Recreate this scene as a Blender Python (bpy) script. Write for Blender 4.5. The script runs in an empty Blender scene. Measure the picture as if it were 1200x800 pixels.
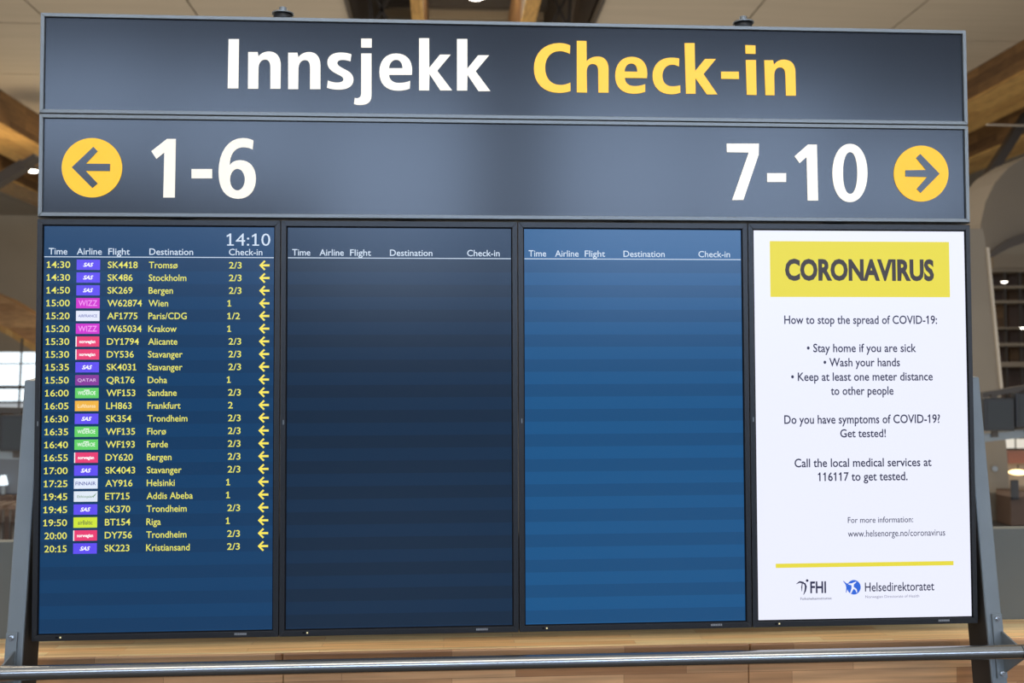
import bpy, bmesh, math, random
from mathutils import Vector, Matrix
random.seed(7)
S = bpy.context.scene
C = S.collection

# ---------------------------------------------------------------- camera
CAM = Vector((-.2216, -3.1386, 1.5943)); YAW, PITCH, ROLL = -.0647, .0374, .0035
M3 = Matrix.Rotation(YAW, 3, 'Z') @ Matrix.Rotation(PITCH, 3, 'X') @ Matrix.Rotation(ROLL, 3, 'Y')
cd = bpy.data.cameras.new('camera'); cam = bpy.data.objects.new('camera', cd); C.objects.link(cam)
cd.sensor_fit = 'HORIZONTAL'; cd.sensor_width = 36; cd.lens = 36
cd.clip_start = .05; cd.clip_end = 300
cam.matrix_world = Matrix.Translation(CAM) @ (M3 @ Matrix.Rotation(math.pi/2, 3, 'X')).to_4x4()
cd.dof.use_dof = True; cd.dof.focus_distance = 3.13; cd.dof.aperture_fstop = 3.2
S.camera = cam

# ---------------------------------------------------------------- light, exposure
W = bpy.data.worlds.new('world'); S.world = W; W.use_nodes = True
W.node_tree.nodes['Background'].inputs[0].default_value = (.90, .95, 1.0, 1)
W.node_tree.nodes['Background'].inputs[1].default_value = .46
S.view_settings.view_transform = 'Standard'; S.view_settings.look = 'None'
S.view_settings.exposure = 0; S.view_settings.gamma = 1; S.view_settings.use_curve_mapping = False
def area(name, loc, target, sx, sy, energy, col):
    l = bpy.data.lights.new(name, 'AREA'); l.shape = 'RECTANGLE'; l.size = sx; l.size_y = sy; l.energy = energy; l.color = col
    o = bpy.data.objects.new(name, l); C.objects.link(o); o.location = loc
    o.rotation_euler = (Vector(target)-Vector(loc)).to_track_quat('-Z', 'Y').to_euler(); return o
area('hall_fill', (0, -6.5, 8), (0, 0, 1), 10, 2, 260, (1, .95, .88))
area('side_fill', (-11, -8, 2.6), (0, .2, .9), 4, 4, 260, (1, .96, .9))  # low fills added to light the bench, kept out of the screens' reflections
area('side_fill', (11, -8, 2.6), (0, .2, .9), 4, 4, 260, (1, .96, .9))
area('hall_fill', (0, 18, 8.4), (0, 18, 0), 18, 14, 1500, (1, .9, .76))
area('floor_bounce', (0, 16, .3), (0, 16, 9), 24, 24, 1500, (1, .92, .80))
area('hall_fill', (0, 34, 6.0), (0, 45, 6.5), 24, .8, 1500, (1, .93, .82))  # fill added behind the boards to brighten the far wall
area('hall_fill', (0, 3.6, 8.4), (0, .3, .7), 9, 1.6, 420, (1, .9, .76))  # fill added out of view to brighten the worktop
area('slot_fill', (.8, 22, 9.0), (.8, 26, 14), 3, 8, 220, (1, .9, .74))  # uplight added to brighten the inside of the roof slot

# ---------------------------------------------------------------- helpers
def at(px, py, Y):                       # the point of the photograph on the plane y = Y
    d = M3 @ Vector(((px-600)/1200, 1, -(py-400)/1200)); return CAM + d*((Y-CAM.y)/d.y)
def atz(px, py, z):                      # the same on the level plane z
    d = M3 @ Vector(((px-600)/1200, 1, -(py-400)/1200)); return CAM + d*((z-CAM.z)/d.z)
def lin(r, g, b):
    f = lambda c: (c/255/12.92) if c <= 10 else ((c/255+.055)/1.055)**2.4
    return (f(r), f(g), f(b))
def mat(name, col, rough=.5, metal=0, emit=None, es=1, spec=.5, coat=0, noise=0, scale=5, bump=0, stretch=(1, 1, 1)):
    m = bpy.data.materials.new(name); m.use_nodes = True; nt = m.node_tree; b = nt.nodes['Principled BSDF']
    b.inputs['Base Color'].default_value = (*col, 1); b.inputs['Roughness'].default_value = rough
    b.inputs['Metallic'].default_value = metal; b.inputs['Specular IOR Level'].default_value = spec
    b.inputs['Coat Weight'].default_value = coat
    if emit: b.inputs['Emission Color'].default_value = (*emit, 1); b.inputs['Emission Strength'].default_value = es
    if noise or bump:
        tc = nt.nodes.new('ShaderNodeTexCoord'); mp = nt.nodes.new('ShaderNodeMapping'); n = nt.nodes.new('ShaderNodeTexNoise')
        mp.inputs['Scale'].default_value = stretch; n.inputs['Scale'].default_value = scale; n.inputs['Detail'].default_value = 5
        nt.links.new(tc.outputs['Object'], mp.inputs[0]); nt.links.new(mp.outputs[0], n.inputs['Vector'])
        if noise:
            r = nt.nodes.new('ShaderNodeValToRGB'); r.color_ramp.elements[0].position = .3; r.color_ramp.elements[1].position = .7
            r.color_ramp.elements[0].color = (*[c*(1-noise) for c in col], 1); r.color_ramp.elements[1].color = (*[min(1, c*(1+noise)) for c in col], 1)
            nt.links.new(n.outputs[0], r.inputs[0]); nt.links.new(r.outputs[0], b.inputs['Base Color'])
        if bump:
            bp = nt.nodes.new('ShaderNodeBump'); bp.inputs['Strength'].default_value = bump; bp.inputs['Distance'].default_value = .01
            nt.links.new(n.outputs[0], bp.inputs['Height']); nt.links.new(bp.outputs[0], b.inputs['Normal'])
    return m
def glow(name, col, s=1):                # something that gives off light behind a satin face
    return mat(name, (.02, .02, .02), .4, emit=col, es=s)
def wood(name, c1, c2, mode, rough=.45, row=.045, ln=.6, streak=26):
    """laminated staves: brick pattern for the staves, stretched noise for the grain"""
    m = bpy.data.materials.new(name); m.use_nodes = True; nt = m.node_tree; b = nt.nodes['Principled BSDF']
    b.inputs['Roughness'].default_value = rough
    tc = nt.nodes.new('ShaderNodeTexCoord'); sp = nt.nodes.new('ShaderNodeSeparateXYZ'); cb = nt.nodes.new('ShaderNodeCombineXYZ')
    nt.links.new(tc.outputs['Object'], sp.inputs[0])
    a = {'top': ('X', 'Y'), 'front': ('X', 'Z'), 'side': ('Y', 'Z'), 'under': ('Y', 'X')}[mode]
    nt.links.new(sp.outputs[a[0]], cb.inputs[0]); nt.links.new(sp.outputs[a[1]], cb.inputs[1])
    br = nt.nodes.new('ShaderNodeTexBrick'); br.offset = .37; br.inputs['Scale'].default_value = 1
    br.inputs['Brick Width'].default_value = ln; br.inputs['Row Height'].default_value = row
    br.inputs['Mortar Size'].default_value = .0006; br.inputs['Bias'].default_value = 0
    br.inputs['Color1'].default_value = (*c1, 1); br.inputs['Color2'].default_value = (*c2, 1)
    br.inputs['Mortar'].default_value = (*[x*.6 for x in c2], 1)
    nt.links.new(cb.outputs[0], br.inputs['Vector'])
    mp = nt.nodes.new('ShaderNodeMapping'); mp.inputs['Scale'].default_value = (1.2, streak, 1)
    n = nt.nodes.new('ShaderNodeTexNoise'); n.inputs['Scale'].default_value = 2; n.inputs['Detail'].default_value = 6
    nt.links.new(cb.outputs[0], mp.inputs[0]); nt.links.new(mp.outputs[0], n.inputs['Vector'])
    mr = nt.nodes.new('ShaderNodeMapRange'); mr.inputs[1].default_value = .3; mr.inputs[2].default_value = .7; mr.inputs[3].default_value = .72; mr.inputs[4].default_value = 1.2
    nt.links.new(n.outputs[0], mr.inputs[0])
    mx = nt.nodes.new('ShaderNodeVectorMath'); mx.operation = 'SCALE'
    nt.links.new(br.outputs['Color'], mx.inputs[0]); nt.links.new(mr.outputs[0], mx.inputs['Scale'])
    nt.links.new(mx.outputs[0], b.inputs['Base Color'])
    return m

class MB:
    def __init__(s): s.v = []; s.f = []; s.m = []
    def add(s, v, f, mi=0):
        o = len(s.v); s.v += [tuple(p) for p in v]; s.f += [tuple(i+o for i in q) for q in f]; s.m += [mi]*len(f); return s
    def box(s, x0, x1, y0, y1, z0, z1, mi=0):
        v = [(x, y, z) for z in (z0, z1) for y in (y0, y1) for x in (x0, x1)]
        return s.add(v, [(0, 2, 3, 1), (4, 5, 7, 6), (0, 1, 5, 4), (2, 6, 7, 3), (0, 4, 6, 2), (1, 3, 7, 5)], mi)
    def bar(s, a, b, w, h, up=(0, 0, 1), mi=0):      # a box-section member from a to b
        a = Vector(a); b = Vector(b); d = (b-a).normalized(); u = Vector(up); x = d.cross(u).normalized(); u = x.cross(d)
        v = [p + x*(sx*w/2) + u*(sz*h/2) for p in (a, b) for sx, sz in ((-1, -1), (1, -1), (1, 1), (-1, 1))]
        return s.add(v, [(3, 2, 1, 0), (4, 5, 6, 7), (0, 1, 5, 4), (1, 2, 6, 5), (2, 3, 7, 6), (3, 0, 4, 7)], mi)
    def tube(s, pts, rs, n=20, caps=True, mi=0):
        pts = [Vector(p) for p in pts]; rings = []
        if not isinstance(rs, (list, tuple)): rs = [rs]*len(pts)
        d0 = (pts[-1]-pts[0]).normalized(); r0 = Vector((0, 0, 1)) if abs(d0.z) < .9 else Vector((1, 0, 0))
        for i, p in enumerate(pts):
            d = (pts[min(i+1, len(pts)-1)]-pts[max(i-1, 0)])
            d = d.normalized() if d.length > 1e-9 else d0
            x = d.cross(r0).normalized(); y = d.cross(x)
            rings.append([p + (x*math.cos(t)+y*math.sin(t))*rs[i] for t in [2*math.pi*k/n for k in range(n)]])
        v = [q for r in rings for q in r]; f = []
        for i in range(len(pts)-1):
            for k in range(n):
                k2 = (k+1) % n; f.append((i*n+k, i*n+k2, (i+1)*n+k2, (i+1)*n+k))
        if caps: f += [tuple(range(n))[::-1], tuple((len(pts)-1)*n+k for k in range(n))]
        return s.add(v, f, mi)
    def poly(s, pts, mi=0): return s.add(pts, [tuple(range(len(pts)))], mi)
    def prism(s, pts, d, mi=0):                      # outline pushed along the vector d
        n = len(pts); d = Vector(d); v = [Vector(p) for p in pts]; v += [p+d for p in v]
        return s.add(v, [tuple(range(n)), tuple(range(2*n-1, n-1, -1))] + [(i, (i+1) % n, (i+1) % n+n, i+n) for i in range(n)], mi)
    def build(s, name, mats, parent=None, bevel=0, smooth=False, kind=None):
        me = bpy.data.meshes.new(name); me.from_pydata(s.v, [], s.f)
        for m in (mats if isinstance(mats, (list, tuple)) else [mats]): me.materials.append(m)
        me.polygons.foreach_set('material_index', s.m)
        bm = bmesh.new(); bm.from_mesh(me); bmesh.ops.recalc_face_normals(bm, faces=bm.faces)
        if bevel:
            bmesh.ops.bevel(bm, geom=[e for e in bm.edges if len(e.link_faces) == 2 and e.calc_face_angle(0) > .5], offset=bevel, segments=2, profile=.5, affect='EDGES')
        bm.to_mesh(me); bm.free()
        if smooth:
            for p in me.polygons: p.use_smooth = len(p.vertices) == 4
        return link(name, me, parent, kind)
def link(name, me, parent=None, kind=None):
    o = bpy.data.objects.new(name, me); C.objects.link(o)
    if parent:
        o.parent = parent; L = Vector(); q = parent
        while q: L += q.location; q = q.parent
        o.location = -L
    if kind: o['kind'] = kind
    return o
def tag(o, label, cat, group=None):
    o['label'] = label; o['category'] = cat
    if group: o['group'] = group
    return o
def thing(name, label, cat, loc=(0, 0, 0), group=None):
    return tag(_e(name, loc), label, cat, group)
def _e(name, loc=(0, 0, 0)):
    o = bpy.data.objects.new(name, None); C.objects.link(o); o.location = loc; o.empty_display_size = .1; return o
def box(name, m, x0, x1, y0, y1, z0, z1, parent=None, bevel=0, kind=None):
    return MB().box(x0, x1, y0, y1, z0, z1).build(name, m, parent, bevel, kind=kind)

# ---- lettering --------------------------------------------------------------
_raw = {}
def raw_text(s, off=0, shear=0):
    k = (s, off, shear)
    if k not in _raw:
        c = bpy.data.curves.new('lettering', 'FONT'); c.body = s; c.size = 1; c.offset = off; c.resolution_u = 3; c.shear = shear
        o = bpy.data.objects.new('lettering', c); me = bpy.data.meshes.new_from_object(o)
        v = [tuple(p.co) for p in me.vertices]; f = [tuple(p.vertices) for p in me.polygons]
        bpy.data.objects.remove(o); bpy.data.meshes.remove(me); bpy.data.curves.remove(c)
        _raw[k] = (v, f, min(p[0] for p in v), max(p[0] for p in v))
    return _raw[k]
CAP = max(p[1] for p in raw_text('H')[0])
def text(mb, s, x0, z, cap, x1=None, sx=None, off=0, y=-.0006, mi=0, flags=True, shear=0):
    """set s on the plane y with its baseline at z; x1 fits its width, else sx widens it"""
    v, f, a, b = raw_text(s, off, shear); k = cap/CAP
    kx = (x1-x0)/(b-a) if x1 is not None else k*(sx or 1)
    mb.add([(x0+(p[0]-a)*kx, y, z+p[1]*k) for p in v], f, mi)
    if flags:                                        # the figure one carries a flag and a foot
        for i, ch in enumerate(s):
            if ch != '1': continue
            r = raw_text(s[:i+1], off)[3]; t = .075+off*2; X = x0+(r-a)*kx; w = t*kx
            top = z+cap
            mb.poly([(X-w*.5, y, top), (X-w*.5, y, top-t*1.3*k), (X-w-.14*kx, y, top-.21*k), (X-w-.16*kx, y, top-.12*k)], mi)
            if flags == 'foot': mb.poly([(X-w-.13*kx, y, z), (X+.13*kx, y, z), (X+.13*kx, y, z+t*k), (X-w-.13*kx, y, z+t*k)], mi)
    return mb
def glyph(name, path, org, sc, m, parent, y=-.0015, ext=.0008, inset=0):
    """a letter cut to an outline read off the photograph, set on the sign's face"""
    subs = []; cur = []; tk = path.split(); i = 0; cmd = None
    while i < len(tk):
        if tk[i] in 'MLCZ': cmd = tk[i]; i += 1
        if cmd == 'M':
            if cur: subs.append(cur)
            cur = [(float(tk[i]), float(tk[i+1]))]; i += 2; cmd = 'L'
        elif cmd == 'L': cur.append((float(tk[i]), float(tk[i+1]))); i += 2
        elif cmd == 'C':
            p = [cur[-1]] + [(float(tk[i+2*j]), float(tk[i+2*j+1])) for j in range(3)]; i += 6
            for q in range(1, 9):
                t = q/8; w = ((1-t)**3, 3*t*(1-t)**2, 3*t*t*(1-t), t**3)
                cur.append((sum(w[j]*p[j][0] for j in range(4)), sum(w[j]*p[j][1] for j in range(4))))
        elif cmd == 'Z':
            subs.append(cur); cur = []; cmd = None
    if cur: subs.append(cur)
    c = bpy.data.curves.new(name, 'CURVE'); c.dimensions = '2D'; c.fill_mode = 'BOTH'; c.extrude = ext
    for sub in subs:
        pts = [at(org[0]+x/sc, org[1]+q/sc, 0) for x, q in sub]
        sp = c.splines.new('POLY'); sp.points.add(len(pts)-1); sp.use_cyclic_u = True
        for k, p in enumerate(pts): sp.points[k].co = (p.x, p.z, 0, 1)
    o = bpy.data.objects.new(name, c); me = bpy.data.meshes.new_from_object(o); bpy.data.objects.remove(o)
    for v in me.vertices: v.co = (v.co.x, y-v.co.z, v.co.y)
    me.name = name; me.materials.clear(); me.materials.append(m)
    return link(name, me, parent)
def ell(cx, cy, rx, ry, n=40, e=1.0):
    pts = []
    for k in range(n):
        t = 2*math.pi*k/n; c, s = math.cos(t), math.sin(t)
        pts.append((cx+rx*math.copysign(abs(c)**e, c), cy+ry*math.copysign(abs(s)**e, s)))
    return 'M ' + ' '.join(f'{x:.1f} {y:.1f}' for x, y in pts) + ' Z'

# ---------------------------------------------------------------- materials
m_panel = mat('sign_panel', lin(26, 32, 42), .18, spec=.62)
m_alu = mat('brushed_aluminium', lin(136, 140, 141), .42, metal=.6)
m_seal = mat('dark_seal', lin(38, 42, 44), .6)
m_white = mat('lit_white_letter', (.35, .35, .33), .35, emit=(1.0, .93, .80), es=.84)
m_white2 = mat('lit_white_figure', (.35, .35, .33), .35, emit=(1.0, .92, .77), es=.76)
m_yellow = mat('lit_yellow_letter', (.4, .22, .03), .35, emit=(.98, .56, .018), es=.9)
m_amber = mat('lit_yellow_disc', (.35, .2, .01), .35, emit=(.93, .525, .004), es=.86)
m_bezel = mat('display_bezel', lin(24, 25, 28), .36, spec=.6)
m_gap = mat('black_gasket', (.004, .004, .006), .7, spec=.2)
m_steel = mat('grey_painted_steel', lin(119, 126, 129), .42, metal=.25, noise=.05, scale=8)
m_stain = mat('brushed_stainless', lin(178, 176, 172), .2, metal=1)
m_bolt = mat('bolt_steel', lin(200, 200, 198), .25, metal=1)
m_inner_shade = mat('inner_side_shade', lin(46, 42, 38), .7)  # shade of the posts' inner sides, put into the colour
m_black = mat('black_plastic', lin(26, 27, 30), .45)
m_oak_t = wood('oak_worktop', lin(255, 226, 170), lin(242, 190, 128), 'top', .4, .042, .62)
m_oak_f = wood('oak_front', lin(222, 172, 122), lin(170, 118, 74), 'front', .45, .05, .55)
m_grey = mat('grey_green_wall', lin(100, 102, 96), .6, noise=.04, scale=2)
m_ceil = mat('beige_ceiling', lin(176, 163, 144), .8, noise=.05, scale=1.2, stretch=(.3, 3, 1))
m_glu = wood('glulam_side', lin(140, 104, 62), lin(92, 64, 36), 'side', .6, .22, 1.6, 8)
m_glu_lit = wood('glulam_lit_under', lin(212, 170, 100), lin(184, 140, 78), 'under', .6, .25, 2.5, 8)  # lighter copy of the glulam; warm light from below put into its colour
m_dark = mat('dark_steel', lin(70, 62, 54), .6)
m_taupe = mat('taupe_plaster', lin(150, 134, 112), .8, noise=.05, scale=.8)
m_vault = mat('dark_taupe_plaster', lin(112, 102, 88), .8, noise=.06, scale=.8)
m_arch = wood('arch_timber', lin(190, 148, 98), lin(150, 108, 66), 'front', .6, .3, 2.2, 6)
m_conc = mat('concrete', lin(122, 111, 95), .8, noise=.06, scale=1.5)
m_floor = mat('terrazzo', lin(66, 63, 60), .4, noise=.08, scale=14)
m_brown = mat('dark_brown_panel', lin(92, 70, 54), .6, noise=.1, scale=3)
m_lamp = glow('lamp_white', (1, .93, .8), 9)
m_warm = glow('lamp_warm', (1, .68, .3), 4)
m_win = glow('daylight_pane', (.82, .93, 1.0), 1.6)
m_winb = glow('daylight_pane_high', (.66, .87, 1.24), 6.8)

def screen_mat(name, light, dark, k):
    m = mat(name, (.006, .008, .012), .22, spec=.5); nt = m.node_tree; b = nt.nodes['Principled BSDF']
    tc = nt.nodes.new('ShaderNodeTexCoord'); sp = nt.nodes.new('ShaderNodeSeparateXYZ'); nt.links.new(tc.outputs['Object'], sp.inputs[0])
    a = nt.nodes.new('ShaderNodeMath'); a.operation = 'MULTIPLY_ADD'; a.inputs[1].default_value = 1/(2*.03825); a.inputs[2].default_value = -(1.9438+.0191)/(2*.03825)+60
    fr = nt.nodes.new('ShaderNodeMath'); fr.operation = 'FRACT'; gt = nt.nodes.new('ShaderNodeMath'); gt.operation = 'GREATER_THAN'; gt.inputs[1].default_value = .5
    hd = nt.nodes.new('ShaderNodeMath'); hd.operation = 'LESS_THAN'; hd.inputs[1].default_value = 1.9655      # no rows above the heading
    ml = nt.nodes.new('ShaderNodeMath'); ml.operation = 'MULTIPLY'
    mx = nt.nodes.new('ShaderNodeMix'); mx.data_type = 'RGBA'
    nt.links.new(sp.outputs['Z'], a.inputs[0]); nt.links.new(a.outputs[0], fr.inputs[0]); nt.links.new(fr.outputs[0], gt.inputs[0])
    nt.links.new(sp.outputs['Z'], hd.inputs[0]); nt.links.new(gt.outputs[0], ml.inputs[0]); nt.links.new(hd.outputs[0], ml.inputs[1])
    nt.links.new(ml.outputs[0], mx.inputs[0]); mx.inputs[6].default_value = (*light, 1); mx.inputs[7].default_value = (*dark, 1)
    nt.links.new(mx.outputs[2], b.inputs['Emission Color']); b.inputs['Emission Strength'].default_value = k
    return m
m_scr = [screen_mat('blue_screen', lin(0, 56, 98), lin(0, 50, 89), 1),
         screen_mat('dim_blue_screen', lin(0, 34, 62), lin(0, 27, 50), 1),
         screen_mat('bright_blue_screen', lin(8, 79, 130), lin(5, 70, 117), 1),
         mat('white_screen', (.02, .02, .02), .3, emit=(.84, .86, 1.0), es=1)]
m_txtw = glow('screen_white_text', (.72, .84, 1.0), .9)
m_txty = glow('screen_yellow_text', (.80, .78, .11), 1.0)
m_arrow = glow('screen_arrow_yellow', (.95, .80, .08), 1.0)
m_ink = glow('screen_dark_text', lin(18, 12, 58))
m_ink2 = glow('screen_brown_text', lin(44, 32, 30))
m_ygraph = glow('screen_yellow_graphic', lin(230, 216, 44))
m_blue = glow('screen_blue_graphic', lin(30, 96, 214))

# ================================================================ SETTING
box('floor', m_floor, -40, 40, -34, 60, -.1, 0, kind='structure')
# worktop and its front, the grey wall behind it
bench = _e('trim_1', (0, .13, 0)); bench['kind'] = 'structure'
xs = [-3.2, at(332, 765, .15).x, at(877, 760, .15).x, 3.4]
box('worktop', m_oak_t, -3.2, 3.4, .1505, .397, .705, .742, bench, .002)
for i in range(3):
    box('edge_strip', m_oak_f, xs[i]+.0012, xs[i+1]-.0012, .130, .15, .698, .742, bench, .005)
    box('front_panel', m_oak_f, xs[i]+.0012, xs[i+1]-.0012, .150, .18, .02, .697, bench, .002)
wl = _e('wall_front', (0, .4, 0)); wl['kind'] = 'structure'
xs = [-4.2, -2.6, -1.0, .6, 2.05, 3.6]
for i in range(5): box('panel', m_grey, xs[i]+.002, xs[i+1]-.002, .4, .46, 0, 1.06, wl, .003)
# ceiling: long panels on either side of a slot over the middle, running away from the camera
ce = _e('ceiling', (0, 8, 9)); ce['kind'] = 'structure'
XL1 = atz(0, 105, 9).x; XR1 = atz(1133, 86, 9).x
XS0 = atz(410, 8, 9).x; XS1 = atz(699, 12, 9).x
XW = 24
ys = [4 + 3.6*k for k in range(12)]
for a_, b_, n in ((-XW, XL1, 2), (XL1, XS0, 3), (XS1, XR1, 3), (XR1, XW, 2)):
    for k in range(n):
        xa, xb = a_+(b_-a_)*k/n, a_+(b_-a_)*(k+1)/n
        for j in range(len(ys)-1):
            box('ceiling_panel', m_ceil, xa+.02, xb-.02, ys[j]+.02, ys[j+1]-.02, 9, 9.08, ce)
box('ceiling_backing', m_dark, -XW, XS0, 3, 44, 9.1, 9.2, ce); box('ceiling_backing', m_dark, XS1, XW, 3, 44, 9.1, 9.2, ce)
box('slot_roof', m_ceil, XS0-1, XS1+1, 3, 44, 14, 14.2, ce)
for x in (XS0-.06, XS1): box('slot_edge', m_dark, x, x+.06, 3, 44, 8.9, 14, ce)
wf = _e('wall_far', (0, 45, 0)); wf['kind'] = 'structure'
WZ = at(20, 412, 45).z
box('wall_panel', m_taupe, -34, 34, 45, 45.4, WZ, 14, wf)
box('wall_base', m_brown, -34, 34, 45, 45.4, 0, .3, wf)
for n, (xa, xb) in enumerate(((at(-60, 440, 45).x, at(62, 440, 45).x),)):
    w = _e('window_1', (xa, 45, 0)); w['kind'] = 'structure'
    zb = at(20, 471, 45).z
    zs = [zb, at(20, 455, 45).z, at(20, 426, 45).z, WZ]; k = 1
    for q in range(3):
        for j in range(k): box('pane', m_win, xa+(xb-xa)*j/k+.05, xa+(xb-xa)*(j+1)/k-.05, 45.1, 45.12, zs[q]+(.14 if q == 1 else .03), zs[q+1]-.03, w)
    mb = MB()
    for j in range(k+1): x = xa+(xb-xa)*j/k; mb.box(x-.05, x+.05, 45, 45.2, zb, WZ)
    for z, h in ((zs[1]+.06, .08), (zs[2], .03), (zb, .05)): mb.box(xa, xb, 44.98, 45.2, z-h, z+h)
    mb.build('mullion', m_dark, w)
box('wall_pier', m_taupe, at(62, 440, 45).x, 34, 45, 45.4, .3, WZ, wf)
# rear of the hall behind the camera: high glazing with piers between
wb = _e('wall_back', (0, -33, 0)); wb['kind'] = 'structure'
box('wall_base', m_brown, -30, 30, -33.4, -33, 0, 5.0, wb); box('wall_head', m_brown, -30, 30, -33.4, -33, 13.4, 16, wb)
n = 2
for xa, xb, z0, z1 in ((-17, -10.4, 8.9, 13.0), (-10, -5.0, 8.2, 12.4), (-4.6, .9, 5.4, 12.0), (3.4, 8.6, 5.2, 12.2), (9, 14.0, 5.4, 12.0), (14.4, 20, 6.4, 10.6)):
    w = _e('window_%d' % n, (xa, -33, 0)); w['kind'] = 'structure'; n += 1
    for j in range(2): box('pane', m_winb, xa+(xb-xa)*j/2+.06, xa+(xb-xa)*(j+1)/2-.06, -33.1, -33.06, z0, z1, w)
    MB().box(xa-.1, xa+.06, -33.2, -32.95, z0, z1).box(xb-.06, xb+.1, -33.2, -32.95, z0, z1).box((xa+xb)/2-.06, (xa+xb)/2+.06, -33.2, -32.95, z0, z1).box(xa-.1, xb+.1, -33.2, -32.95, z0-.1, z0).box(xa-.1, xb+.1, -33.2, -32.95, z1, z1+.1).build('window_frame', m_dark, w)

# ---- roof timbers, all running along the hall
def beam(name, label, xa, xb, z0, z1, y0=3, y1=44, group=None):
    t = thing(name, label, 'beam', ((xa+xb)/2, y0, z0), group)
    box('side_lamination', m_glu, xa, xb, y0, y1, z0+.05, z1, t); box('lit_underside', m_glu_lit, xa-.004, xb+.004, y0, y1, z0, z0+.05, t)  # lower strip has the underside's glow painted in
    return t
D = lambda px, py, z: atz(px, py, z).x
def zat(px, py, X):                                   # height where the line of sight meets the upright plane x = X
    d = M3 @ Vector(((px-600)/1200, 1, -(py-400)/1200)); return (CAM + d*((X-CAM.x)/d.x)).z
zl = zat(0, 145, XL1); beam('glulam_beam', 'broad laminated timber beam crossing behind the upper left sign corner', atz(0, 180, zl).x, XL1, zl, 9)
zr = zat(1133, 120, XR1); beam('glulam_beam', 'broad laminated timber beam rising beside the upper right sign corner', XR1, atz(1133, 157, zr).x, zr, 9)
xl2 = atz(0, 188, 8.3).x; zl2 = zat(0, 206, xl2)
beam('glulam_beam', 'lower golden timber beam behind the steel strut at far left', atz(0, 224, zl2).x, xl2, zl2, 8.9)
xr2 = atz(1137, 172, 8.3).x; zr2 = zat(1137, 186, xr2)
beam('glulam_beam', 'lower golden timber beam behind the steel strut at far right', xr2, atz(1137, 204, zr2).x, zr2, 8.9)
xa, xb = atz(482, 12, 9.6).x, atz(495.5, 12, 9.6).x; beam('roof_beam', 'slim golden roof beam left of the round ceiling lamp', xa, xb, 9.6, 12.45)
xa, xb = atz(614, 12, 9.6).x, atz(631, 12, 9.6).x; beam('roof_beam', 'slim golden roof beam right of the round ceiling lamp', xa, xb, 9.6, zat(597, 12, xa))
for k, (y, l) in enumerate(((26.4, 'nearest'), (27.7, 'second'), (29.6, 'third'), (32, 'farthest'))):
    z = 12.5+.1*k
    tag(box('purlin', m_dark if k % 2 == 0 else m_taupe, XS0+.02, XS1-.02, y, y+.22, z, z+.25), l+' timber purlin crossing the roof slot behind the round lamp', 'purlin', 'cross purlins in the roof slot')
for px, s, l in ((447, 1, 'dark crossed steel brace in the roof slot, left of the lamp'), (655, -1, 'dark crossed steel brace in the roof slot, right of the lamp')):
    t = thing('cross_brace', l, 'brace', at(px, 12, 19))
    MB().bar(at(px-9, -8, 19), at(px+9, 30, 19), .07, .07).build('diagonal', m_dark, t)
    MB().bar(at(px+11, -8, 19), at(px-9, 30, 19), .07, .07).build('diagonal', m_dark, t)
    MB().bar(at(px-14*s, -10, 19), at(px-14*s+3*s, 30, 19), .09, .09).build('chord', m_dark, t)
def strut(a, b, w, label):
    t = thing('steel_strut', label, 'strut', a)
    MB().bar(a, b, w, w*.8).build('shaft', m_dark, t)
    d = (Vector(b)-Vector(a)).normalized()
    MB().bar(Vector(b)-d*.1, Vector(b)+d*.35, w*1.35, w*.35).build('end_plate', m_dark, t)
strut(at(-24, 226, 22), at(30, 193, 22), .30, 'dark steel strut under the golden beam at far left')
strut(at(1139, 236, 22), at(1204, 134, 22), .27, 'dark steel strut rising to the timber beam at far right')
tag(MB().tube([at(1156, 146, 18), at(1230, 148, 18)], .022, 8).build('cable_conduit', m_ceil), 'thin pale conduit crossing below the broad right-hand beam', 'pipe')

def downlight(px, py, Y, r, label, m=None, group=None, lit=0):
    p = at(px, py, Y); t = thing('ceiling_lamp', label, 'lamp', p, group)
    MB().tube([p+Vector((0, 0, .0)), p+Vector((0, 0, r*.7))], [r*1.12, r*.8], 24).build('housing', m_dark, t)
    MB().tube([p-Vector((0, 0, r*.28)), p-Vector((0, 0, r*.02))], [r*.55, r], 24).build('diffuser', m or m_lamp, t)
    if lit:
        l = bpy.data.lights.new('lamp_light', 'POINT'); l.energy = lit; l.color = (1, .8, .52); l.shadow_soft_size = r
        o = bpy.data.objects.new('lamp_light', l); C.objects.link(o); o.parent = t; o.location = (0, 0, -r*1.3)
downlight(558, -5, 20, .25, 'round white lamp between the two slim roof beams', lit=60)
downlight(38.5, 200, 24, .15, 'small round lamp beside the left edge of the sign', lit=260)
downlight(1177, 330, 23, .085, 'small downlight under the gallery edge, right of the column')
downlight(1198, 384, 23, .07, 'small downlight lower in the gallery at the right edge')

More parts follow.
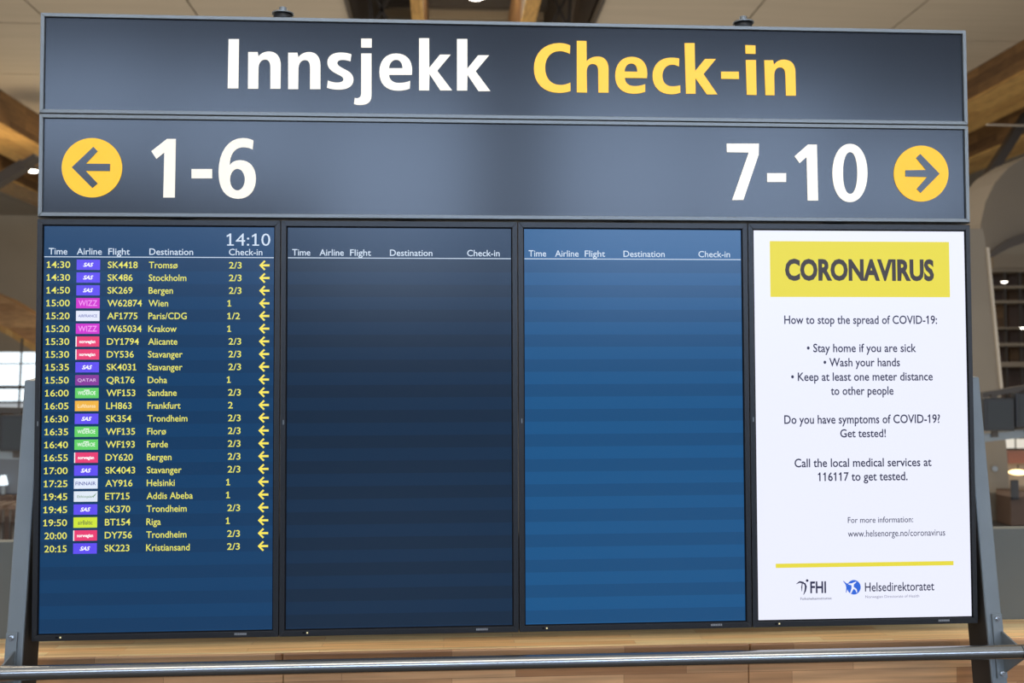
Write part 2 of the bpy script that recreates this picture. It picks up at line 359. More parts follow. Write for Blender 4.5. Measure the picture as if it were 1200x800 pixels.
# ---- hall beyond, left of the board
t = thing('timber_arch', 'golden timber arch above the far left window', 'beam', at(20, 380, 36))
pts = [(-60, 322), (-20, 338), (10, 350), (40, 368), (62, 384), (90, 410), (112, 450), (121, 493), (103, 493), (95, 458), (82, 436), (62, 420), (40, 404), (10, 386), (-20, 372), (-60, 356)]
MB().prism([at(x, y, 36) for x, y in pts], (0, .8, 0)).build('arch_rib', m_arch, t)
pts = [(-60, 356), (-20, 372), (10, 386), (40, 404), (62, 420), (82, 436), (95, 458), (103, 493), (98, 493), (91, 460), (78, 441), (62, 427), (40, 412), (10, 393), (-20, 378), (-60, 362)]
MB().prism([at(x, y, 35.9) for x, y in pts], (0, 1, 0)).build('lit_underside', m_glu_lit, t)  # gold highlight on the arch's lower edge, put into the colour
tag(MB().tube([at(26, 396, 35.8), at(21, 500, 35.8)], .04, 8).build('hanging_cable', m_dark), 'thin dark cable hanging before the far left window', 'cable')
def monitor(px0, px1, py0, py1, Y, label, group, tilt=.12):
    a, b = at(px0, py1, Y), at(px1, py0, Y); c = (a+b)/2
    t = thing('hanging_monitor', label, 'monitor', c, group)
    w, h = abs(b.x-a.x)/2, abs(b.z-a.z)/2
    MB().box(c.x-w, c.x+w, Y, Y+.09, c.z-h, c.z+h).build('housing', m_black, t, .012)
    MB().box(c.x-w+.03, c.x+w-.03, Y-.004, Y, c.z-h+.03, c.z+h-.03).build('rear_cover', m_seal, t)
    MB().box(c.x-.03, c.x+.03, Y+.085, Y+.105, c.z-h-.06, c.z+h+.03).build('bracket', m_dark, t)
monitor(-45, -3, 484, 528, 6, 'black monitor on the left gantry, nearest the frame edge', None)
monitor(-1, 30, 486, 529, 6, 'black monitor on the left gantry, beside the grey post', None)
monitor(1154, 1189, 466, 505, 6, 'black monitor on the right gantry, beside the grey post', None)
monitor(1191, 1232, 460, 501, 6, 'black monitor on the right gantry, at the frame edge', None)
def gantry(pa, pb, pc, pd, Y, label):
    t = thing('gantry', label, 'rack', at(*pc, Y))
    MB().bar(at(*pa, Y+.17), at(*pb, Y+.17), .10, .05).build('top_rail', m_dark, t)
    MB().bar(at(*pc, Y+.17), at(*pd, Y+.17), .12, .07).build('lower_rail', m_steel, t)
    p = at(*pd, Y+.1); MB().box(p.x-.04, p.x+.04, Y+.23, Y+.3, 0, at(*pb, Y).z).build('upright', m_steel, t)
gantry((34, 481), (-60, 479), (34, 533), (-60, 531), 6, 'metal gantry carrying black monitors, left of the board')
gantry((1148, 463), (1245, 447), (1148, 513), (1245, 502), 6, 'metal gantry carrying black monitors, right of the board')
t = thing('check_in_desk', 'blue-grey check-in desk with dark front, beyond the left post', 'desk', (at(0, 600, 9).x, 9, 0))
a, b = at(-70, 533, 9), at(56, 579, 9)
box('desk_screen', mat('blue_grey_panel', lin(80, 84, 90), .5), a.x, b.x, 9.02, 9.1, b.z, a.z, t, .01)
box('desk_front', m_brown, a.x, b.x, 8.8, 9.4, 0, b.z, t, .01)
box('desk_base', m_dark, a.x, b.x, 8.86, 9.3, 0, .1, t)
t = thing('desk_lamp', 'small lit lamp standing on the far left desk', 'lamp', at(4, 578, 8.95))
MB().tube([at(4, 579, 8.95), at(4, 566, 8.95)], .02, 10).build('stem', m_steel, t); MB().tube([at(4, 568, 8.95), at(4, 557, 8.95)], [.05, .03], 14).build('shade', m_win, t)
for k, px in enumerate((-6, 8, 20, 34)):
    t = thing('waiting_seat', ['dark seat back before the far left desk, at the frame edge', 'dark seat back before the far left desk, second from the frame edge', 'dark seat back before the far left desk, third from the frame edge', 'dark seat back before the far left desk, nearest the post'][k], 'seat', (at(px, 620, 7).x, 7, 0))
    x = at(px, 620, 7).x; zt = at(px, 580, 7).z
    box('backrest', m_brown, x-.035, x+.035, 7, 7.04, zt-.5, zt, t, .01); box('seat', m_brown, x-.035, x+.035, 6.6, 7, .42, .46, t, .005)
    for dx in (-.025, .025):
        for y in (6.62, 6.98): box('leg', m_dark, x+dx-.006, x+dx+.006, y, y+.02, 0, .42 if y < 6.9 else zt-.45, t)

# ---- hall beyond, right of the board
t = thing('concrete_column', 'tall tapering concrete column right of the white screen', 'column', (at(1160, 620, 8).x, 8, 0))
prof = [(1120, 268, 1152), (1122, 290, 1156), (1124, 350, 1162), (1126, 400, 1168), (1128, 460, 1173), (1130, 530, 1180), (1132, 600, 1185)]
v = []
for l, y, r in prof:
    a, b = at(l, y, 8), at(r, y, 8)
    v += [a, b, Vector((b.x, 8.4, b.z)), Vector((a.x, 8.4, a.z))]
f = [(0, 1, 2, 3)]
for i in range(len(prof)-1):
    o = i*4; f += [(o+k, o+(k+1) % 4, o+4+(k+1) % 4, o+4+k) for k in range(4)]
b0, b1 = at(1132, 614, 8), at(1186, 614, 8); v += [Vector((b0.x, 8, 0)), Vector((b1.x, 8, 0)), Vector((b1.x, 8.4, 0)), Vector((b0.x, 8.4, 0))]
o = len(v)-8; f += [(o+k, o+(k+1) % 4, o+4+(k+1) % 4, o+4+k) for k in range(4)]; f.append((o+4, o+5, o+6, o+7))
MB().add(v, f).build('shaft', m_conc, t)
p0, p1 = at(1152, 268, 8), at(1173, 460, 8)
MB().bar(at(1157, 290, 7.985), at(1174, 462, 7.985), .03, .03).build('edge_strip', m_ceil, t)
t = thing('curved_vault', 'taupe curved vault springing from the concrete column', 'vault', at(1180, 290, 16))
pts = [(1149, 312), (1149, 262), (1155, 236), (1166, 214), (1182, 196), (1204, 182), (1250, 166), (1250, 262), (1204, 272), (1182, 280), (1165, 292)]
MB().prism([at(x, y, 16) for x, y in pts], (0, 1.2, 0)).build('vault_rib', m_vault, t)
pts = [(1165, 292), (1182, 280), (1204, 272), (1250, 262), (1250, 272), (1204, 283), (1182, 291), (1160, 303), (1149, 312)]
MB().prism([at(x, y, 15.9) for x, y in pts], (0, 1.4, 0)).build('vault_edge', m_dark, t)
g = thing('gallery', 'far gallery with pale shelves and brown timber bays, right edge', 'gallery', (at(1190, 600, 28).x, 28, 0))
xa, xb = at(1156, 400, 28).x, at(1260, 400, 28).x
lv = [(316, 320), (336, 339), (353, 356), (384, 386), (402, 406), (424, 430)]
for y0, y1 in lv: box('floor_slab', m_taupe, xa, xb, 27.6, 29, at(1180, y1, 28).z, at(1180, y0, 28).z, g)
for k in range(len(lv)-1):
    z1, z0 = at(1180, lv[k][1], 28).z, at(1180, lv[k+1][0], 28).z
    for j in range(6):
        x = xa+(xb-xa)*j/6; box('timber_bay', m_brown if (j+k) % 3 else m_glu, x+.03, x+(xb-xa)/6-.03, 28.4+.1*(j % 2), 28.8, z0, z1, g)
for j in range(7): x = xa+(xb-xa)*j/6; box('upright', m_dark, x-.03, x+.03, 27.7, 27.8, 0, at(1180, 316, 28).z, g)
box('lower_wall', m_brown, xa, xb, 28.5, 28.9, 0, at(1180, 430, 28).z, g)
box('fascia', m_taupe, xa, xb, 27.5, 28.9, at(1180, 316, 28).z, at(1180, 300, 28).z, g)
t = thing('patch_stand_in', 'made-up glowing panes and reddish shelf beyond the right gantry', 'stand-in', (at(1200, 600, 8.6).x, 8.6, 0))
for j in range(3): a, b = at(1176+j*16, 525, 8.6), at(1189+j*16, 514, 8.6); box('glow_pane', glow('patch_glow', (1, .92, .78), .75), a.x, b.x, 8.6, 8.62, a.z, b.z, t)  # panes, shelf and panel made up for bright patches that look like floor reflections
a, b = at(1176, 542, 8.6), at(1240, 528, 8.6); box('shelf', mat('reddish_brown', lin(128, 78, 58), .6), a.x, b.x, 8.5, 8.75, a.z, b.z, t)
a, b = at(1174, 640, 8.6), at(1240, 544, 8.6); box('back_panel', m_taupe, a.x, b.x, 8.72, 8.8, 0, b.z, t)
p = at(1193, 553, 8.45); t = thing('warm_patch', 'made-up warm glow beneath the reddish shelf at right edge', 'lamp', p)
MB().tube([p+Vector((0, 0, q_)) for q_ in (-.03, -.018, 0, .02, .03)], [.045, .09, .11, .07, .02], 20).build('warm_glow', m_warm, t, smooth=True)  # glowing shape added for a warm bright patch low in the hall
MB().tube([p+Vector((0, 0, .03)), p+Vector((0, 0, .085))], .01, 8).build('stem', m_dark, t)
t = thing('dark_cabinet', 'dark brown cabinet standing beyond the grey wall, right edge', 'cabinet', (at(1195, 612, 7.6).x, 7.6, 0))
a, b = at(1185, 612, 7.6), at(1226, 575, 7.6); box('body', m_brown, a.x, b.x, 7.6, 7.9, 0, b.z, t, .01)
a, b = at(1184, 585, 7.6), at(1192, 562, 7.6); box('raised_screen', m_black, a.x, b.x, 7.57, 7.6, a.z, b.z, t, .005)
tag(MB().tube([at(1166, 549, 7.96), at(1166, 549, 8)], .03, 18).build('wall_clock', m_alu), 'small pale round fitting on the concrete column', 'clock')

# ================================================================ SIGN BOXES
XE = 1.4385
def frame_ring(mb, x0, x1, z0, z1, w, y0, y1, mi=0):
    mb.prism([(x0, y0, z0), (x0+w, y0, z0+w), (x0+w, y0, z1-w), (x0, y0, z1)], (0, y1-y0, 0), mi)
    mb.prism([(x1, y0, z0), (x1-w, y0, z0+w), (x1-w, y0, z1-w), (x1, y0, z1)], (0, y1-y0, 0), mi)
    mb.prism([(x0, y0, z0), (x0+w, y0, z0+w), (x1-w, y0, z0+w), (x1, y0, z0)], (0, y1-y0, 0), mi)
    mb.prism([(x0, y0, z1), (x0+w, y0, z1-w), (x1-w, y0, z1-w), (x1, y0, z1)], (0, y1-y0, 0), mi)
def sign_box(name, label, z0, z1):
    t = thing(name, label, 'sign', (0, 0, z0))
    fw = .0115
    for seg in (0, 1, 2, 3):
        x0, x1 = -XE, XE; y0, dy = -.008, (0, .02, 0)
        P = [[(x0, y0, z0), (x0+fw, y0, z0+fw), (x0+fw, y0, z1-fw), (x0, y0, z1)], [(x1, y0, z0), (x1-fw, y0, z0+fw), (x1-fw, y0, z1-fw), (x1, y0, z1)],
             [(x0, y0, z0), (x0+fw, y0, z0+fw), (x1-fw, y0, z0+fw), (x1, y0, z0)], [(x0, y0, z1), (x0+fw, y0, z1-fw), (x1-fw, y0, z1-fw), (x1, y0, z1)]][seg]
        MB().prism(P, dy).build('frame_profile', m_alu, t, .0012)
    box('face_panel', m_panel, -XE+fw, XE-fw, 0, .006, z0+fw, z1-fw, t)
    box('sign_body', m_seal, -XE-.006, XE+.006, .012, .13, z0+.001, z1-.001, t)
    MB().box(-XE-.004, XE+.004, .002, .03, z0-.002, z0+.0015).build('seal', m_seal, t)
    return t
ZT, ZM, ZB = 2.7045, 2.3985, 2.0885
s1 = sign_box('header_sign', 'wide dark sign with lit Innsjekk and Check-in lettering, top of the board', ZM+.0015, ZT)
s2 = sign_box('direction_sign', 'wide dark sign with gate numbers and round yellow arrows', ZB, ZM-.0015)
A, B_, C_, D_ = (255, 30), (420, 30), (610, 30), (770, 30); k = 20/3
for org, path in (
    (A, 'M 87 107 L 168 107 L 163 491 L 80 491 Z'),
    (A, 'M 240 208 L 314 208 L 320 244 C 340 215 370 204 404 204 C 460 204 494 244 494 310 L 492 494 L 413 494 L 413 330 C 413 290 400 266 372 266 C 340 266 320 295 320 340 L 318 494 L 238 494 Z'),
    (A, 'M 552 213 L 624 213 L 632 250 C 650 222 682 208 716 208 C 772 208 804 246 804 312 L 804 497 L 723 497 L 723 335 C 723 294 712 270 684 270 C 652 270 632 298 632 342 L 630 497 L 552 497 Z'),
    (A, 'M 1046 226 L 1038 281 C 1010 270 988 268 970 269 C 945 271 935 281 936 294 C 937 312 955 322 985 338 C 1035 362 1062 382 1062 425 C 1060 478 1010 501 950 501 C 915 501 880 496 855 486 L 862 430 C 885 440 915 447 938 446 C 968 445 983 437 983 421 C 983 403 965 394 935 380 C 885 355 858 330 858 288 C 858 240 900 212 960 212 C 995 212 1025 217 1046 226 Z'),
    (B_, 'M 22 103 L 105 103 L 104 173 L 22 173 Z M 22 219 L 103 219 L 103 545 C 102 600 70 621 15 621 C -10 621 -22 618 -34 613 L -28 565 C -15 572 22 572 22 530 Z'),
    (B_, 'M 418 386 L 240 386 C 242 425 270 449 318 449 C 350 449 380 443 405 432 L 402 492 C 378 503 345 510 305 509 C 215 507 164 455 164 365 C 164 275 215 219 294 219 C 375 219 421 270 420 350 Z M 240 334 L 345 334 C 343 293 325 268 296 268 C 265 268 243 293 240 334 Z'),
    (B_, 'M 474 100 L 553 100 L 554 330 L 637 228 L 721 228 L 616 354 L 732 507 L 640 507 L 556 380 L 553 507 L 474 507 Z'),
    (B_, 'M 770 106 L 851 106 L 851 337 L 935 233 L 1021 233 L 916 358 L 1031 513 L 938 513 L 852 385 L 850 508 L 770 508 Z')):
    glyph('letter', path, org, k, m_white, s1)
for org, path in (
    (C_, 'M 388 157 L 385 222 C 360 208 330 200 305 200 C 235 200 192 255 192 330 C 192 410 235 465 310 465 C 340 465 365 458 389 446 L 390 512 C 365 521 335 526 300 526 C 180 526 104 450 104 335 C 104 215 185 140 300 138 C 332 138 362 144 388 157 Z'),
    (C_, 'M 439 120 L 515 122 L 516 280 C 535 255 568 243 602 243 C 658 243 686 280 687 340 L 687 524 L 608 524 L 606 355 C 606 318 590 300 562 300 C 530 300 516 330 516 365 L 519 524 L 439 522 Z'),
    (C_, 'M 987 411 L 814 409 C 816 450 845 474 890 474 C 920 474 948 468 973 458 L 973 517 C 948 528 915 534 880 533 C 790 530 739 480 739 392 C 739 300 790 245 868 245 C 945 246 989 295 989 375 Z M 812 360 L 912 362 C 911 320 895 297 864 297 C 835 297 815 320 812 360 Z'),
    (D_, 'M 172 258 L 170 321 C 155 312 135 305 115 306 C 70 307 42 345 41 392 C 41 445 70 476 118 476 C 142 476 162 472 180 468 L 181 524 C 160 533 135 537 108 537 C 20 536 -36 480 -36 392 C -36 305 25 252 105 252 C 132 252 155 254 172 258 Z'),
    (D_, 'M 214 138 L 292 138 L 296 356 L 373 262 L 459 262 L 362 380 L 470 538 L 388 538 L 298 410 L 300 533 L 225 533 Z'),
    (D_, 'M 499 361 L 637 361 L 639 418 L 500 416 Z'),
    (D_, 'M 688 154 L 767 156 L 768 222 L 690 220 Z M 692 270 L 771 270 L 776 543 L 700 541 Z'),
    (D_, 'M 836 272 L 905 272 L 912 308 C 928 282 955 267 988 267 C 1045 268 1077 300 1079 362 L 1083 548 L 1006 548 L 1001 385 C 1000 345 985 327 958 327 C 930 328 914 352 914 392 L 916 545 L 846 544 Z')):
    glyph('letter', path, org, k, m_yellow, s1)
F_, G_, H_ = (170, 145), (840, 150), (970, 155)
for nm, org, path, m in (
    ('figure', F_, 'M 207 143 L 290 143 L 280 692 L 172 692 L 182 270 L 108 330 L 60 258 Z', m_white2),
    ('hyphen', F_, 'M 437 425 L 630 425 L 630 512 L 437 512 Z', m_white2),
    ('figure', F_, 'M 1017 158 L 1010 243 C 985 228 950 221 915 221 C 840 225 795 290 795 390 C 815 358 850 342 895 342 C 985 344 1040 410 1040 515 C 1040 630 975 704 872 704 C 750 700 690 610 690 450 C 692 265 780 137 915 135 C 955 135 990 143 1017 158 Z '+ell(867, 524, 69, 101), m_white2),
    ('figure', G_, 'M 91 147 L 393 147 L 391 250 L 248 674 L 142 676 L 298 230 L 93 227 Z', m_white),
    ('hyphen', G_, 'M 470 424 L 648 424 L 648 506 L 471 506 Z', m_white),
    ('figure', G_, 'M 852 156 L 936 156 L 948 680 L 850 680 L 840 272 L 775 330 L 727 265 Z', m_white),
    ('figure', H_, ell(206, 382, 164, 273, 48, .94)+' '+ell(208, 382, 67, 196, 40, .9), m_white)):
    glyph(nm, path, org, 8, m, s2)
for org, cx, cy, rx, ry, arrow in (((60, 140), 384, 453, 283, 278, 'M 197 450 L 400 258 L 440 300 L 330 416 L 556 418 L 554 486 L 328 484 L 440 602 L 390 644 Z'),
                              ((970, 155), 873, 388, 256, 262, 'M 1043 390 L 865 570 L 828 533 L 925 422 L 722 417 L 722 358 L 915 355 L 822 243 L 862 205 Z')):
    d = glyph('arrow_disc', ell(cx, cy, rx, ry, 64), org, 8, m_amber, s2)
    glyph('arrow', arrow, org, 8, m_panel, d, y=-.0035)

# fittings on the sign's top edge
def top_fitting(px, label, lean):
    p = at(px, 24, .04); x = p.x; z = ZT
    t = thing('cable_fitting', label, 'fitting', (x, .05, z))
    MB().tube([(x+lean*.4, .05, z-.001), (x, .05, z+.028)], [.022, .030], 22).build('housing', m_black, t, smooth=True)
    MB().tube([(x, .05, z+.028), (x, .05, z+.032)], .034, 22).build('plate', m_alu, t)
    MB().tube([(x, .05, z+.032), (x, .05, z+.050)], .012, 14).build('knob', m_alu, t)
    MB().tube([(x+.012*s_, .05, z+.004+.018*abs(s_)) if 0 else (x+s_*.022, .045, z+.016) for s_ in (-1, -.5, .5, 1)], .003, 8).build('clip', m_black, t)
    return x, z
x, z = top_fitting(331, 'small black cable fitting on the sign top, above the word Innsjekk', .012)
tag(MB().tube([(x-.025, .05, z+.02), (x-.05, .05, z+.008), (x-.09, .05, z+.003)], .003, 8).build('cable', m_black), 'short black cable trailing from the fitting above Innsjekk', 'cable')
x, z = top_fitting(872, 'small black cable fitting on the sign top, above the word Check-in', -.004)
tag(MB().tube([(x+.025, .05, z+.016), (x+.06, .05, z+.008), (x+.10, .05, z+.003)], .003, 8).build('cable', m_black), 'short black cable trailing from the fitting above Check-in', 'cable')
# ================================================================ DISPLAYS
ZD0, ZD1, ZS0, ZS1 = .829, 2.0805, .85, 2.0596
PIT, SW = .721, .6804
def display(i, label):
    x0 = (i-2)*PIT+.0012; x1 = (i-1)*PIT-.0012; a = (i-2)*PIT+.0203; b = a+SW
    if i == 0: x0 = -1.4405
    if i == 3: x1 = 1.4388
    t = thing('display', label, 'screen', ((x0+x1)/2, 0, ZD0))
    mb = MB(); y0 = -.004
    g = .0035
    X0, X1, Z0, Z1 = a-g, b+g, ZS0-g, ZS1+g
    def ring(o0, o1, p0, p1, i0, i1, q0, q1, ya, yb, nm, m, bev):
        q = MB()
        q.prism([(o0, ya, p0), (i0, ya, q0), (i0, ya, q1), (o0, ya, p1)], (0, yb-ya, 0)); q.prism([(o1, ya, p0), (i1, ya, q0), (i1, ya, q1), (o1, ya, p1)], (0, yb-ya, 0))
        q.prism([(o0, ya, p0), (i0, ya, q0), (i1, ya, q0), (o1, ya, p0)], (0, yb-ya, 0)); q.prism([(o0, ya, p1), (i0, ya, q1), (i1, ya, q1), (o1, ya, p1)], (0, yb-ya, 0))
        return q.build(nm, m, t, bev)
    ring(x0, x1, ZD0, ZD1, X0, X1, Z0, Z1, -.006, .03, 'bezel', m_bezel, .0009)
    ring(X0, X1, Z0, Z1, a, b, ZS0, ZS1, -.0012, .02, 'gasket', m_gap, 0)
    box('housing', m_black, x0+.004, x1-.004, .03, .07, ZD0+.004, ZD1-.004, t, .004)
    sc = box('screen', m_scr[i], a, b, 0, .01, ZS0, ZS1, t)
    # maker's mark, power light, remote eye
    xm = a+SW*.865
    q = MB()
    for j in range(7): q.box(xm-.018+j*.0052, xm-.018+j*.0052+.0036, -.0068, -.0058, ZD0+.0075, ZD0+.0135)
    q.build('maker_mark', mat('mark_grey', lin(150, 152, 156), .4), t)
    MB().box(a+.062, a+.0665, -.0068, -.005, ZD0+.008, ZD0+.0125).build('power_light', glow('power_led', (1, .9, .5), .8), t)
    MB().box(a+.050, a+.058, -.0066, -.005, ZD0+.0075, ZD0+.013).build('remote_eye', m_gap, t)
    MB().box(x0+.008, x0+.011, -.0068, -.005, 1.462, 1.476).build('side_sensor', m_alu, t)
    return t, sc
LB = ['tall portrait screen listing flights in yellow, leftmost of the board', 'tall portrait screen, darkest and empty below its headings, beside the flight list',
      'tall portrait screen, brighter blue and empty below its headings', 'tall portrait screen with white coronavirus notice, rightmost of the board']
disp = [display(i, LB[i]) for i in range(4)]
def headings(i, sc):
    o = i*PIT
    zb = 1.9745
    for s, xa_, xb_ in (('Time', -1.408, -1.3535), ('Airline', -1.3258, -1.2525), ('Flight', -1.2335, -1.170), ('Destination', -1.1125, -.983), ('Check-in', -.8765, -.7765)):
        text(MB(), s, xa_+o, zb, .0190, xb_+o, off=.006).build('column_heading', m_txtw, sc)
    MB().box(-1.4207+o, -.7425+o, -.0006, 0, 1.9662, 1.9684).build('heading_rule', m_txtw, sc)
for i in range(3): headings(i, disp[i][1])
sc = disp[0][1]
text(MB(), '14:10', -.8755, 1.9995+.004, .037, -.753, off=-.004, flags='foot').build('clock_reading', m_txtw, sc)
bd = {'S': (lin(88, 66, 240), 'SAS', (1, 1, 1), .44, .36), 'W': (lin(206, 20, 206), 'WIZZ', lin(245, 160, 245), .8, .55), 'A': (lin(228, 232, 250), 'AIRFRANCE', lin(70, 80, 170), .8, .26),
      'N': (lin(232, 44, 108), 'norwegian', (1, 1, 1), .68, .3), 'Q': (lin(128, 32, 150), 'QATAR', lin(225, 190, 235), .8, .3), 'G': (lin(92, 206, 92), 'WIDEROE', (.95, 1, .95), .76, .36),
      'L': (lin(240, 178, 44), 'Lufthansa', lin(255, 236, 190), .76, .34), 'F': (lin(224, 234, 252), 'FINNAIR', lin(50, 60, 150), .86, .34), 'E': (lin(222, 232, 244), 'Ethiopian', lin(110, 150, 110), .7, .24),
      'B': (lin(206, 230, 36), 'airBaltic', lin(70, 90, 60), .62, .4)}
bmat = {k_: (glow('badge_ground', v_[0]), glow('badge_mark', v_[2])) for k_, v_ in bd.items()}
rows = [l.split('|') for l in '''14:30|S|SK4418|Tromsø|2/3
14:30|S|SK486|Stockholm|2/3
14:50|S|SK269|Bergen|2/3
15:00|W|W62874|Wien|1
15:20|A|AF1775|Paris/CDG|1/2
15:20|W|W65034|Krakow|1
15:30|N|DY1794|Alicante|2/3
15:30|N|DY536|Stavanger|2/3
15:35|S|SK4031|Stavanger|2/3
15:50|Q|QR176|Doha|1
16:00|G|WF153|Sandane|2/3
16:05|L|LH863|Frankfurt|2
16:30|S|SK354|Trondheim|2/3
16:35|G|WF135|Florø|2/3
16:40|G|WF193|Førde|2/3
16:55|N|DY620|Bergen|2/3
17:00|S|SK4043|Stavanger|2/3
17:25|F|AY916|Helsinki|1
19:45|E|ET715|Addis Abeba|1
19:45|S|SK370|Trondheim|2/3
19:50|B|BT154|Riga|1
20:00|N|DY756|Trondheim|2/3
20:15|S|SK223|Kristiansand|2/3'''.split('\n')]
arrow = [(-.0155, 0), (-.0005, .0155), (.0035, .0115), (-.0055, .0032), (.0155, .0032), (.0155, -.0032), (-.0055, -.0032), (.0035, -.0115), (-.0005, -.0155)]
for r, (tm, bk, fl, de, ci) in enumerate(rows):
    z = 1.9438-r*.03843; zb = z-.0096
    text(MB(), tm, -1.409, zb, .0192, -1.3445, off=.007, flags='foot').build('departure_time', m_txty, sc)
    for s, xa_, nm, kx in ((fl, -1.2345, 'flight_number', 1.02), (de, -1.1135, 'destination_name', .935), (ci, -.876, 'desk_number', 1.13)):
        text(MB(), s, xa_, zb, .0192, sx=kx, off=.008, flags='foot').build(nm, m_txty, sc)
    g0, g1 = bmat[bk]; _, s, _, fw, fh = bd[bk]
    MB().box(-1.3258, -1.2572, -.0006, 0, z-.0155, z+.0152).build('airline_badge', g0, sc)
    w2 = .0686*fw/2; cx = -1.2915; q = MB()
    text(q, s, cx-w2, z-.0305*fh/2, .0305*fh, cx+w2, off=.03 if bk in 'SN' else .006, y=-.0012, flags=False, shear=.35 if bk == 'S' else 0)
    if bk == 'N': q.box(-1.3258, -1.3232, -.0012, -.0007, z-.0155, z+.0152)
    if bk == 'E': q.prism([(-1.272, -.0012, z-.001), (-1.260, -.0012, z+.010), (-1.258, -.0012, z+.012), (-1.266, -.0012, z)], (0, .0004, 0))
    if bk == 'G': q.box(cx-.008, cx+.008, -.0012, -.0008, z+.007, z+.0095)
    q.build('badge_lettering', g1, sc)
    MB().poly([(-.7702+x_, -.0006, z+y_) for x_, y_ in arrow]).build('check_in_arrow', m_arrow, sc)

# the notice on the fourth screen
sc = disp[3][1]
def bar4(nm, m, x0_, y0_, x1_, y1_):
    a, b = at(x0_, y1_, 0), at(x1_, y0_, 0); return MB().box(a.x, b.x, -.0005, 0, a.z, b.z).build(nm, m, sc)
bar4('title_ground', m_ygraph, 902.8, 283.5, 1112, 347.8)
def line4(s, x0_, x1_, yt, yb, off=.004, nm='notice_line', m=None, flags=True):
    mid = (x0_+x1_)/2; zt, zb = at(mid, yt, 0).z, at(mid, yb, 0).z
    return text(MB(), s, at(x0_, yb, 0).x, zb, zt-zb, at(x1_, yb, 0).x, off=off, y=-.001, flags=flags).build(nm, m or m_ink, sc)
line4('CORONAVIRUS', 920, 1094.5, 305, 327.6, .042, 'title_lettering', m_ink2)
for s, a, b, c, d in (('How to stop the spread of COVID-19:', 919, 1098, 370, 379.3), ('• Stay home if you are sick', 945.5, 1073.5, 403, 412.3), ('• Wash your hands', 965, 1054.5, 419.7, 429),
                      ('• Keep at least one meter distance', 927, 1093, 436.5, 445.8), ('to other people', 973.5, 1047, 453, 462.3), ('Do you have symptoms of COVID-19?', 919, 1101.5, 486.2, 495.8),
                      ('Get tested!', 984.5, 1038, 503, 512), ('Call the local medical services at', 931, 1091.5, 537, 546.5), ('116117 to get tested.', 960, 1063.5, 553.3, 562.8)):
    line4(s, a, b, c-.2, d, .013)
line4('For more information:', 993.5, 1070, 605.3, 612, .004)
line4('www.helsenorge.no/coronavirus', 993.5, 1107.5, 620.4, 628, .002)
a, b = at(909, 663.5, 0), at(1117.3, 658.8, 0)
MB().box(a.x, b.x, -.0005, 0, (a.z+b.z)/2-.0065, (a.z+b.z)/2+.0065).build('yellow_rule', m_ygraph, sc)
line4('FHI', 949.5, 968, 681.3, 694.3, .022, 'institute_lettering')
line4('Folkehelseinstituttet', 938, 974.5, 699.5, 702.3, 0, 'small_lettering')
line4('Helsedirektoratet', 1013.5, 1094.7, 681.8, 692, .008, 'directorate_lettering')
line4('Norwegian Directorate of Health', 1014, 1077, 696.8, 700, 0, 'small_lettering', glow('screen_grey_text', lin(130, 126, 150)))
def stroke(mb, pts, ws, y=-.001):
    P = [at(x_, y_, 0) for x_, y_ in pts]; L = []; R_ = []
    for i, p in enumerate(P):
        d = (P[min(i+1, len(P)-1)]-P[max(i-1, 0)]); n = Vector((-d.z, 0, d.x)).normalized()*ws[i]*.00125
        L.append((p.x+n.x, y, p.z+n.z)); R_.append((p.x-n.x, y, p.z-n.z))
    n = len(L); mb.add(L+R_, [(i, i+1, n+i+1, n+i) for i in range(n-1)])
q = MB(); stroke(q, [(933, 684), (937, 681.5), (941, 682.5), (943.5, 684.5)], [.4, 2.2, 2.4, 1]); stroke(q, [(943, 683), (944.2, 687), (943.5, 692), (941.5, 696.5)], [1.5, 2.6, 2, .6])
stroke(q, [(940, 683), (939.5, 688), (939.5, 692.5)], [1, 1.4, .5]); p = at(945.8, 680, 0)
q.add([(p.x+.0042*math.cos(t_), -.001, p.z+.0042*math.sin(t_)) for t_ in [j*math.pi/6 for j in range(12)]], [tuple(range(12))]); q.build('institute_emblem', m_ink, sc)
p = at(1000.5, 687.8, 0)
MB().add([(p.x+.0218*math.cos(t_), -.0008, p.z+.0225*math.sin(t_)) for t_ in [j*math.pi/16 for j in range(32)]], [tuple(range(32))]).build('directorate_emblem', m_blue, sc)
q = MB(); stroke(q, [(994, 684), (998.5, 684.5), (1003, 681.5)], [1, 3, 1], -.0013); stroke(q, [(999, 684), (999, 689), (996.5, 695)], [3, 2.8, 1.4], -.0013); stroke(q, [(999.5, 688), (1003, 690.5), (1004, 694)], [2, 2, 1], -.0013)
q.build('emblem_figure', m_scr[3], sc)
q = MB(); stroke(q, [(988, 680.5), (991.5, 684), (992.5, 688), (991.5, 694)], [.6, 2.2, 2, .8]); stroke(q, [(992, 684.5), (996, 682.5)], [1.6, .5]); q.build('emblem_figure', m_blue, sc)

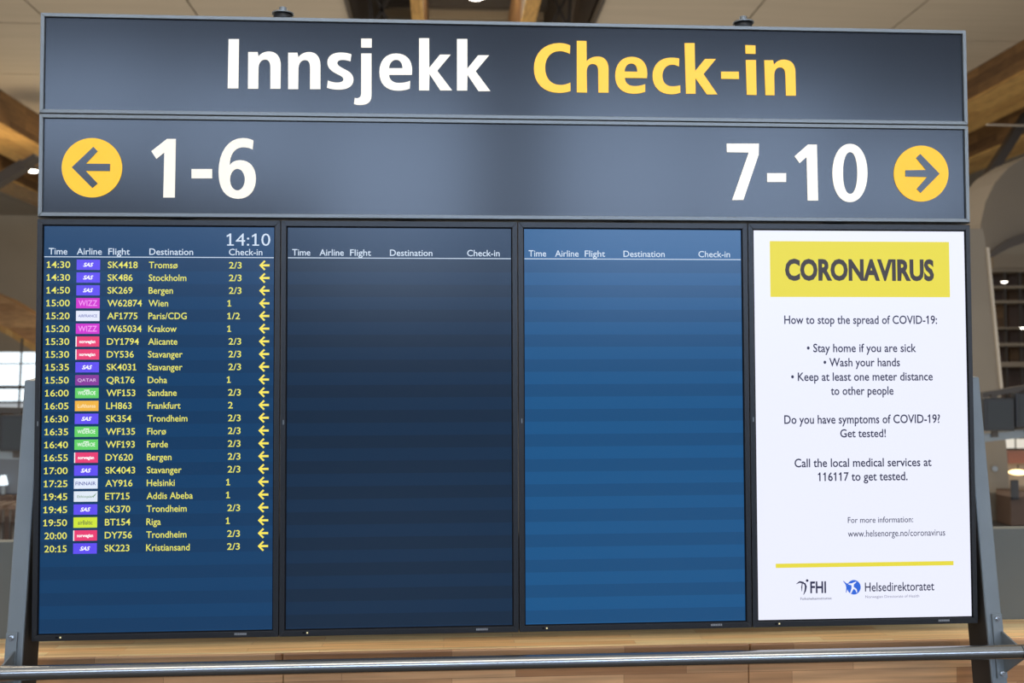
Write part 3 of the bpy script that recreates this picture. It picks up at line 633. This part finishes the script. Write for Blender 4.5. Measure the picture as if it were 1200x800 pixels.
# ================================================================ POSTS, RAIL
def post(sgn, label):
    xi, xo = 1.455*sgn, 1.505*sgn
    t = thing('support_post', label, 'post', ((xi+xo)/2, -.085, 0))
    zt = 1.598; fy = lambda z: -.0515+.14*(z-.669); dp = .122
    prof = [(fy(.01), .01), (fy(zt), zt), (fy(zt)+dp, zt+.012), (fy(.01)+dp, .01)]
    MB().prism([(xi, y_, z_) for y_, z_ in prof], (xo-xi, 0, 0)).build('shaft', m_steel, t, .004)
    MB().prism([(xi-.0015*sgn, fy(z_)+dy, z_) for z_, dy in ((.02, .006), (1.585, .006), (1.595, dp-.004), (.02, dp-.004))], (.003*sgn, 0, 0)).build('inner_shade', m_inner_shade, t)  # dark sheet painting shade onto the post's inner side
    MB().box(min(xi, xo)-.04, max(xi, xo)+.04, fy(0)-.04, fy(0)+dp+.04, 0, .012).build('base_plate', m_steel, t, .002)
    br = .006
    # rail bracket: clamp plate up the face, web reaching forward under the rail
    xc = 1.487*sgn
    zA, zB = .862, .672
    MB().prism([(xc-.016, fy(z_)-.0005-dy, z_) for z_, dy in ((zB, 0), (zA, 0), (zA, .006), (zB, .006))], (.032, 0, 0)).build('bracket_plate', m_steel, t, .001)
    MB().prism([(xc+.008, fy(.68)-.006, .69), (xc+.008, fy(.83)-.006, .812), (xc+.008, -.1385, .787), (xc+.008, -.1395, .764), (xc+.008, -.158, .758)], (.006, 0, 0)).build('bracket_web', m_steel, t, .0008)
    for z_ in (.848, .686):
        b = MB().tube([(xc, fy(z_)-.006, z_), (xc, fy(z_)-.009, z_)], .0095, 20).tube([(xc, fy(z_)-.009, z_), (xc, fy(z_)-.015, z_)], .006, 6)
        b.build('bolt', m_bolt, t)
    return t
post(-1, 'grey steel post leaning forward at the left end of the board')
post(1, 'grey steel post leaning forward at the right end of the board')
t = thing('bumper_rail', 'round stainless steel rail running in front of the screens', 'rail', (0, -.16, .7805))
MB().tube([(-1.492, -.16, .7805), (1.484, -.16, .7805)], .0205, 40, caps=False).build('tube', m_stain, t, smooth=True)
for s_ in (-1, 1):
    xe = -1.492 if s_ < 0 else 1.484
    MB().tube([(xe-s_*.001, -.16, .7805), (xe+s_*.003, -.16, .7805)], .0192, 40).build('joint_ring', m_black, t)
    MB().tube([(xe+s_*.003, -.16, .7805), (xe+s_*.012, -.16, .7805), (xe+s_*.016, -.16, .7805)], [.0205, .0205, .015], 40).build('end_cap', m_stain, t, smooth=False)
# the frame that carries the boards, behind them
t = thing('carrying_frame', 'dark steel frame behind the screens and sign boxes', 'frame', (0, .1, 0))
for x in (-1.05, -.35, .35, 1.05): box('upright', m_dark, x-.03, x+.03, .071, .128, .86, 2.075, t)
for z in (1.0, 1.9): box('cross_rail', m_dark, -1.46, 1.46, .128, .148, z-.04, z+.04, t)
for x in (-1.05, 1.05): box('upper_upright', m_dark, x-.03, x+.03, .131, .165, .95, 2.66, t)
